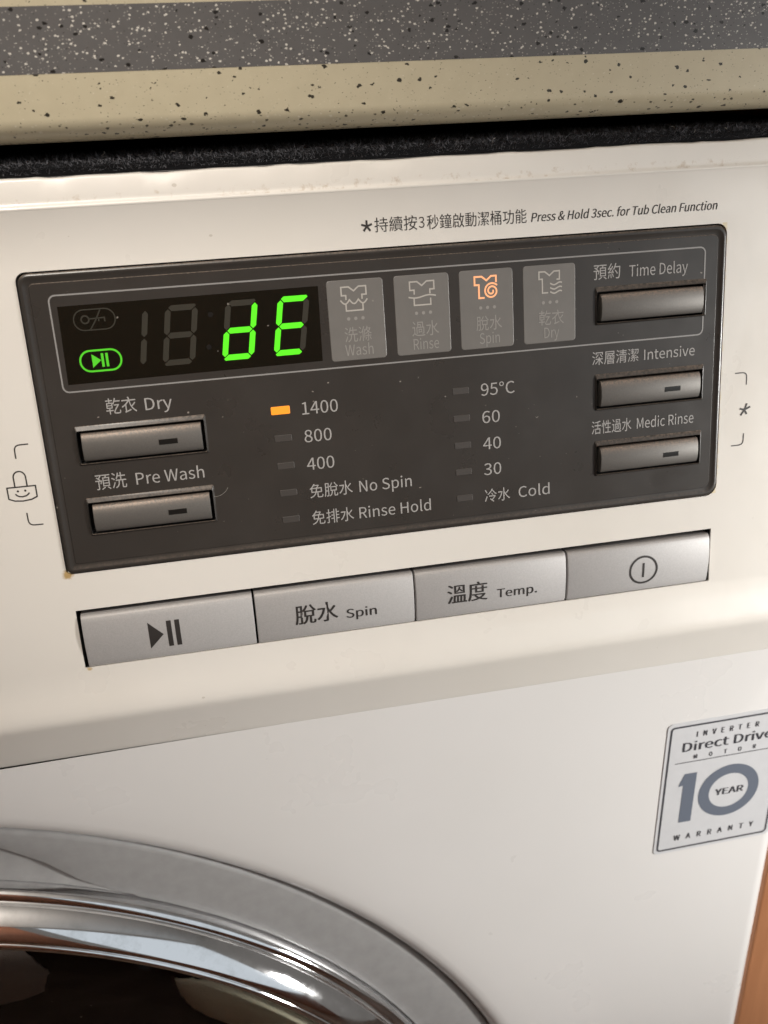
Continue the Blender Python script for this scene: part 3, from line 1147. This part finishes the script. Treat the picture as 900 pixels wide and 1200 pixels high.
# ---- four long keys
X4 = [1.15, 44.05, 86.25, 128.75, 171.2]
for i in range(4):
    x0, x1 = X4[i], X4[i + 1] - 0.55 - (0.15 if i == 3 else 0)
    v0 = 82.35
    prof = [(0.0, -5.0), (0.0, -0.1), (0.22, 0.28), (0.5, 0.56), (0.85, 0.74), (2.0, 0.95), (5.0, 1.12), (8.0, 1.0), (10.5, 0.68), (12.5, 0.3), (13.6, 0.02), (14.1, -0.25), (14.2, -5.0)]
    xs = [(0.0, -0.28), (0.10, -0.07), (0.32, 0.0), (x1 - x0 - 0.32, 0.0), (x1 - x0 - 0.10, -0.07), (x1 - x0, -0.28)]
    mb = MB()
    cols = [[P(x0 + dx, v0 + pv, (pn + dn if pn > -1 else pn)) for pv, pn in prof] for dx, dn in xs]
    for a, b in zip(cols, cols[1:]):
        mb.bridge(a, b, False)
    mb.cap(cols[0])
    mb.cap(cols[-1])
    names = ['play and pause', 'spin', 'temperature', 'power']
    kb = mb.build('function_button', M['bigkey'], wm, sharp=40, label='long silver button marked ' + names[i])

    def Pk(u, v, v0=v0, prof=prof):
        d = v - v0
        for (a, na), (b, nb) in zip(prof[1:], prof[2:]):
            if a <= d <= b:
                return P(u, v, na + (nb - na) * (d - a) / (b - a + 1e-9) + 0.05)
        return P(u, v, 1.2)
    mb = MB()
    if i == 0:
        ys = [86.15 + 7.3 * k / 16 for k in range(17)]
        mb.bridge([Pk(16.95, y) for y in ys], [Pk(16.96 + 3.6 * (1 - abs(y - 89.8) / 3.65), y) for y in ys], False)
        for x in (21.5, 23.55):
            ys = [86.3 + 7.2 * k / 6 for k in range(7)]
            mb.bridge([Pk(x, y) for y in ys], [Pk(x + 1.2, y) for y in ys], False)
        nm = 'play_pause_symbol'
    elif i == 1:
        put_text(mb, '脫水', 53.9, 65.2, 92.55, 0, Pk, vtop=87.0, bold=0.2)
        put_text(mb, 'Spin', 67.3, 75.5, 92.45, 2.55, Pk, bold=0.15)
        nm = 'lettering'
    elif i == 2:
        put_text(mb, '溫度', 94.7, 105.9, 92.6, 0, Pk, vtop=87.0, bold=0.2)
        put_text(mb, 'Temp.', 108.5, 119.9, 92.55, 2.55, Pk, bold=0.15)
        nm = 'lettering'
    else:
        stroke(mb, arc(150.8, 90.2, 3.95, 0, 360, 40)[:-1], 0.62, Pk, True)
        ys = [88.1 + 4.3 * k / 5 for k in range(6)]
        mb.bridge([Pk(150.45, y) for y in ys], [Pk(151.1, y) for y in ys], False)
        nm = 'power_symbol'
    mb.build(nm, M['ink'], kb, smooth=False, recalc=False)

# ---- warranty label on the cabinet front
mb = MB()
r0 = rrect(160.6, -192.1, 201.3, -140.0, 1.8, 6)
r1 = rrect(160.75, -191.95, 201.15, -140.15, 1.7, 6)
a = [S(x, z, 0.01) for x, z in r0]
b = [S(x, z, 0.22) for x, z in r1]
mb.bridge(a, b)
mb.cap(b)
lab = mb.build('warranty_label', M['sticker'], wm, smooth=False)


def Sk(x, z):
    return S(x, z, 0.28)


mb = MB()
stroke(mb, rrect(162.0, -190.55, 199.9, -141.6, 1.1, 6), 0.62, Sk, True)
stroke(mb, [(164.5, -155.5), (197.5, -155.5)], 0.28, Sk)
mb.build('border_line', M['sticker_ink'], lab, smooth=False, recalc=False)


def lab_text(body, x0, x1, zb, cap, mat, name='lettering', **k):
    m_ = MB()
    put_text(m_, body, x0, x1, -zb, cap, lambda u, v: S(u, -v, 0.30), **k)
    m_.build(name, mat, lab, smooth=False, recalc=False)


lab_text('INVERTER', 170.4, 191.0, -146.15, 2.0, M['sticker_ink'], spacing=1.55, bold=0.15)
lab_text('Direct Drive', 166.3, 196.3, -151.2, 3.35, M['sticker_ink'], bold=0.22)
lab_text('MOTOR', 170.4, 191.2, -154.5, 1.55, M['sticker_ink'], spacing=2.6, bold=0.15)
lab_text('WARRANTY', 167.2, 195.0, -187.2, 2.2, M['sticker_ink'], spacing=1.6, bold=0.15)
mb = MB()
one = [(168.15, -160.1), (172.3, -160.1), (172.3, -179.8), (168.1, -179.8), (168.1, -164.6), (166.6, -164.9), (166.6, -164.2)]
v2, f2 = holed(one, [])
mb.add([Sk(x, z) for x, z in v2], f2)
ro = arc(184.1, -169.75, 10.3, 0, 360, 64)[:-1]
ri = arc(184.1, -169.75, 6.7, 0, 360, 64)[:-1]
mb.bridge([Sk(x, z) for x, z in ro], [Sk(x, z) for x, z in ri])
mb.build('number', M['sticker_blue'], lab, smooth=False, recalc=False)
mb = MB()
mb.cap([S(x, z, 0.25) for x, z in arc(184.1, -169.75, 6.75, 0, 360, 48)[:-1]])
mb.build('pale_disc', M['sticker'], lab, smooth=False)
lab_text('YEAR', 179.4, 189.3, -171.1, 2.5, M['sticker_ink'], bold=0.32)

# ---- door
mb = MB()
rim = [(227.6, -9.0), (226.5, -6.8), (214, -6.0), (208.5, -5.4), (206.6, -4.6), (206.0, -5.0), (205.5, -8.0)]
for (r1, n1), (r2, n2) in zip(rim, rim[1:]):
    mb.bridge(door_ring(r1, n1), door_ring(r2, n2))
rimo = mb.build('door_rim', M['rim'], wm, sharp=60)
# raised outer moulding of the rim; at the upper left it swings outwards and bares the lower step
mb = MB()


def swell_r(t):
    # t in degrees from vertical, positive to the right
    if t < -60:
        return 224 - (t + 60) / -60 * 17.4 if t > -120 else 206.6
    pts = [(-60, 224), (-25, 223.8), (12, 223.0), (14.5, 221.4), (17.5, 218.4), (20.5, 214.6), (22.2, 211.6), (23.4, 209.6), (25.0, 208.2), (28, 207.1)]
    for (a, ra), (b, rb) in zip(pts, pts[1:]):
        if a <= t <= b:
            return ra + (rb - ra) * (t - a) / (b - a)
    return 206.6


cols = []
for i in range(720):
    t = -180 + i / 2
    ro_ = swell_r(t)
    a_ = math.radians(90 - t)
    ro_ = min(ro_, 224.2)
    prof_ = [(227.0, -7.0), (226.6, -3.7), (225.6, -2.9), (max(224.6, ro_), -2.7), (ro_ * .6 + 224.6 * .4, -3.0), (ro_ + 1.0, -3.4), (ro_ + .3, -3.6), (ro_, -4.3), (ro_ - .25, -6.4)]
    cols.append([mmv(CX + r * math.cos(a_), YF - n, CZ + r * math.sin(a_)) for r, n in prof_])
for a, b in zip(cols, cols[1:] + cols[:1]):
    mb.bridge(a, b, False)
mb.build('rim_moulding', M['rim'], rimo, sharp=50)

mb = MB()
chrome = [(206.1, -6.0), (206.1, -2.0), (205.8, -0.9), (205.2, -0.2), (204.5, 0.3), (203.9, 0.45), (203.6, 0.3), (203.4, 0.5), (203.2, 1.1), (202.8, 2.0), (202.2, 3.1), (201.4, 4.2), (200.5, 5.3), (199.5, 6.4), (198.5, 7.3), (197.7, 7.95),
          (197.1, 8.3), (196.6, 8.4), (196.2, 8.2), (195.9, 7.7), (195.6, 7.6), (195.3, 8.1), (194.7, 8.5), (193.9, 8.4), (193.3, 7.9), (192.6, 7.2), (192.2, 6.3), (191.8, 3.0), (191.5, -6)]
for (r1, n1), (r2, n2) in zip(chrome, chrome[1:]):
    mb.bridge(door_ring(r1, n1, 320), door_ring(r2, n2, 320))
mb.build('chrome_ring', M['chrome'], wm, sharp=55)

mb = MB()
gl = [(192.5, 7.0), (191.2, 7.7), (186, 7.5), (178, 6.6), (165, 4.2), (140, -1), (105, -8), (60, -11), (25, -12)]
for (r1, n1), (r2, n2) in zip(gl, gl[1:]):
    mb.bridge(door_ring(r1, n1), door_ring(r2, n2))
mb.cap(door_ring(25, -12))
mb.build('door_glass', M['glass'], wm, sharp=70, recalc=False)

mb = MB()
gk = [(227.0, -8.5), (196, -9.5), (195, -60), (193, -150), (190, -330)]
for (r1, n1), (r2, n2) in zip(gk, gk[1:]):
    mb.bridge(door_ring(r1, n1), door_ring(r2, n2))
mb.cap(door_ring(190, -330))
mb.build('drum', M['rubber'], wm, sharp=60)

# ------------------------------------------------------------------ sheets added behind the glass to stand for its reflections


def glass_y(x, z):
    r = math.hypot(x - CX, z - CZ)
    for (ra, na), (rb, nb) in zip(gl, gl[1:]):
        if rb <= r <= ra:
            return YF - (nb + (na - nb) * (r - rb) / (ra - rb))
    return YF - (gl[0][1] if r > gl[0][0] else gl[-1][1])


def reflection_sheet(name, label, mat, poly, y0, amp, seed, group=None, step=3.0):
    """A crumpled sheet filling a 2D outline (x, z offsets in mm), bulging towards the glass and folded back at its edge."""
    from mathutils import noise as nz
    xs = [p[0] for p in poly]
    zs = [p[1] for p in poly]
    nx, nz_ = int((max(xs) - min(xs)) / step) + 2, int((max(zs) - min(zs)) / step) + 2
    idx = {}
    V, F = [], []

    def dist(x, z):
        best = (1e9, 0, 0)
        for (ax, az), (bx, bz) in zip(poly, poly[1:] + poly[:1]):
            dx, dz = bx - ax, bz - az
            t = max(0, min(1, ((x - ax) * dx + (z - az) * dz) / (dx * dx + dz * dz + 1e-9)))
            best = min(best, (math.hypot(x - ax - t * dx, z - az - t * dz), ax + t * dx, az + t * dz))
        return best
    for i in range(nx):
        for j in range(nz_):
            x, z = min(xs) + i * step, min(zs) + j * step
            inside = in_poly((x, z), poly)
            d, px, pz = dist(x, z)
            if not inside and d > step * 1.5:
                continue
            e = d if inside else 0.0
            if not inside:
                x, z = px, pz
            fold = amp * nz.fractal(Vector((x / 34.0 + seed, z / 22.0, seed * 2.7)), 0.8, 2.1, 3)
            back = 5.0 * max(0.0, 1 - max(0.0, e + 3) / 11.0) ** 2
            idx[i, j] = len(V)
            V.append(mmv(x, glass_y(x, Z0 + z) + y0 - fold * (0.3 if e < 4 else 1.0) * 0.5 + back, Z0 + z))
    for i in range(nx - 1):
        for j in range(nz_ - 1):
            q = [(i, j), (i + 1, j), (i + 1, j + 1), (i, j + 1)]
            if all(k in idx for k in q):
                F.append(tuple(idx[k] for k in q))
    o = finish(name, V, F, mat, None, sharp=180)
    so = o.modifiers.new('thickness', 'SOLIDIFY')
    so.thickness = 0.0012
    sd = o.modifiers.new('smooth', 'SUBSURF')
    sd.levels = sd.render_levels = 1
    o['label'] = label
    o['category'] = 'laundry'
    if group:
        o['group'] = group
    return o


def cpoly(pts, r=172.0):
    """Keep an outline inside the door opening (mm offsets from the window's top edge height)."""
    out = []
    for x, z in pts:
        dx, dz = x - CX, z + 363.69
        d = math.hypot(dx, dz)
        k = min(1.0, r / max(d, 1e-6))
        out.append((CX + dx * k, -363.69 + dz * k))
    return out


top_arc = [(CX + 181 * math.cos(math.radians(t)), -363.69 + 181 * math.sin(math.radians(t))) for t in range(0, 181, 6)]
black_poly = [(CX + 189.5 * math.cos(math.radians(t)), -363.69 + 189.5 * math.sin(math.radians(t))) for t in range(20, 161, 5)] + [(-200, -330), (-90, -400), (20, -370)]
reflection_sheet('glass_reflection', 'black linty sheet behind the round door glass, standing in for a reflection', M['reflect_black'], black_poly, 13.0, 7.0, 1.3)
khaki_poly = [(7.5, -210.0), (9.5, -219.4), (11.5, -225.0), (15.5, -230.5), (21.5, -236.0), (27.0, -242.5), (33.0, -247.0), (48, -256)] + \
             [(CX + 189.5 * math.cos(math.radians(t)), -363.69 + 189.5 * math.sin(math.radians(t))) for t in range(24, 53, 4)]
reflection_sheet('glass_reflection', 'pale khaki sheet at the right of the black one behind the door glass, standing in for a reflection', M['reflect_khaki'], khaki_poly, 1.6, 1.6, 5.1, step=1.5)
grey_poly = [(-27.5, -199.0), (-29.1, -203.4), (-30.8, -208.7), (-37.6, -211.2), (-45.4, -212.7), (-70, -217), (-120, -210), (-125, -190)] + \
            [(CX + 189.5 * math.cos(math.radians(t)), -363.69 + 189.5 * math.sin(math.radians(t))) for t in range(98, 68, -4)]
reflection_sheet('glass_reflection', 'grey sheet corner at the upper left behind the door glass, standing in for a reflection', M['reflect_grey'], grey_poly, 1.6, 1.6, 9.4, step=1.5)

# ------------------------------------------------------------------ felt mat on the machine's top
felt = empty('felt_mat', (CX * MM, 0.1, MZ * MM + 0.001), 'black fuzzy felt mat lying on top of the machine under the worktop', 'mat')
mb = MB()
FZ = MZ + 3.1
xs = [XL + 8 + (XR - XL - 16) * i / 200 for i in range(201)]
bot, mid, topl, back = [], [], [], []
for x in xs:
    j = rnd.uniform(-0.35, 0.35)
    bot.append(mmv(x, 5.2 + j, MZ + 0.1))
    mid.append(mmv(x, 4.6 + j, MZ + 1.7))
    topl.append(mmv(x, 6.2 + j, FZ + rnd.uniform(-0.25, 0.25)))
    back.append(mmv(x, 420, FZ))
for a, b in ((bot, mid), (mid, topl), (topl, back)):
    mb.bridge(a, b, False)
mb.build('pad', M['felt'], felt)
V, F = [], []
for k in range(26000):
    x = rnd.uniform(-45, XR - 10)
    y = 4.7 + 22 * rnd.random() ** 2.2
    z = FZ - 0.3 if y > 6.3 else MZ + rnd.uniform(0.6, 3.0)
    l = rnd.uniform(0.6, 1.9) * (1.6 if rnd.random() < 0.04 else 1)
    az = rnd.uniform(0, 6.283)
    el = rnd.uniform(0.1, 1.3)
    d = Vector((math.cos(az) * math.cos(el), math.sin(az) * math.cos(el) - 0.35, math.sin(el) * 0.8)) * l
    w = Vector((math.sin(az), -math.cos(az), 0.4)) * 0.055
    b0 = Vector((x, y, z))
    q = len(V)
    V += [(b0 - w) * MM, (b0 + w) * MM, (b0 + d) * MM]
    F.append((q, q + 1, q + 2))
fib = finish('felt_fibres', V, F, M['fibre'], felt, smooth=False, kind='stuff', recalc=False)

# lint: pale curly threads caught on the felt and on the window
V, F = [], []


def thread(pts, w):
    global V, F
    for i in range(len(pts) - 1):
        a, b = Vector(pts[i]), Vector(pts[i + 1])
        t = (b - a).normalized()
        s1 = t.cross(Vector((0, -1, 0.3))).normalized() * w * MM
        q = len(V)
        V += [a - s1, a + s1, b + s1, b - s1]
        F.append((q, q + 1, q + 2, q + 3))


for k in range(45):
    x = rnd.uniform(-20, 190)
    y = 5 + rnd.random() * 6
    z = FZ + rnd.uniform(-1.2, 0.6)
    p = Vector((x, y, z))
    pts = []
    a = rnd.uniform(0, 6.28)
    for i in range(6):
        pts.append(p * MM)
        a += rnd.uniform(-0.9, 0.9)
        p = p + Vector((math.cos(a) * .32, -0.05, math.sin(a) * .25))
    thread(pts, 0.05)
finish('lint', V, F, M['lint'], felt, smooth=False, kind='stuff', recalc=False)
V, F = [], []
for (u, v, ln, a, cv) in ((36.9, 55.6, 4.6, 0.1, -0.16), (121, 44, 0.9, 2.0, 0.3), (90, 31, 0.6, 0.4, 0.5)):
    pts = []
    for i in range(9):
        pts.append(P(u, v, NPL + 0.25))
        u += math.cos(a) * ln / 8
        v += math.sin(a) * ln / 8
        a += cv
    thread(pts, 0.025)
finish('lint', V, F, M['lint'], disp, smooth=False, kind='stuff', recalc=False)

# ------------------------------------------------------------------ worktop above the machine
wt = empty('worktop', (CX * MM, 0.28, (Z0 + 26.5) * MM), 'beige speckled worktop with a grey inlaid stripe above the washing machine', 'worktop')
WX0, WX1 = -900.0, 700.0
WB = Z0 + 26.3


def slab(name, prof, mat):
    m_ = MB()
    n = 24
    cols = [[mmv(WX0 + (WX1 - WX0) * i / n, y, z) for y, z in prof] for i in range(n + 1)]
    for a, b in zip(cols, cols[1:]):
        m_.bridge(a, b, True)
    m_.cap(cols[0])
    m_.cap(cols[-1])
    return m_.build(name, mat, wt, sharp=40)


bull = [(600, WB), (7, WB)] + [(7 - 7.5 * math.sin(math.radians(t)), WB + 5 - 5 * math.cos(math.radians(t))) for t in range(10, 91, 8)] + [(-0.5, WB + 13.5), (600, WB + 13.5)]
slab('lower_slab', bull, M['counter'])
slab('inlay_stripe', [(600, WB + 13.5), (-0.55, WB + 13.5), (-0.55, WB + 25.8), (600, WB + 25.8)], M['counter_grey'])
slab('upper_slab', [(600, WB + 25.8), (-0.5, WB + 25.8), (-0.5, WB + 38), (3, WB + 41), (600, WB + 41)], M['counter'])

# ------------------------------------------------------------------ wooden side board right of the machine
bd = empty('side_board', (0.226, 0.27, 0.0), 'orange brown wooden cabinet board standing close against the right side of the machine', 'board')
m_ = MB()
r = rrect(215.0, -6.0, 237.0, 560.0, 1.2, 3)
a = [mmv(x, y, 2) for x, y in r]
b = [mmv(x, y, Z0 + 26.0) for x, y in r]
m_.bridge(a, b)
m_.cap(a)
m_.cap(b)
m_.build('panel', M['wood'], bd)
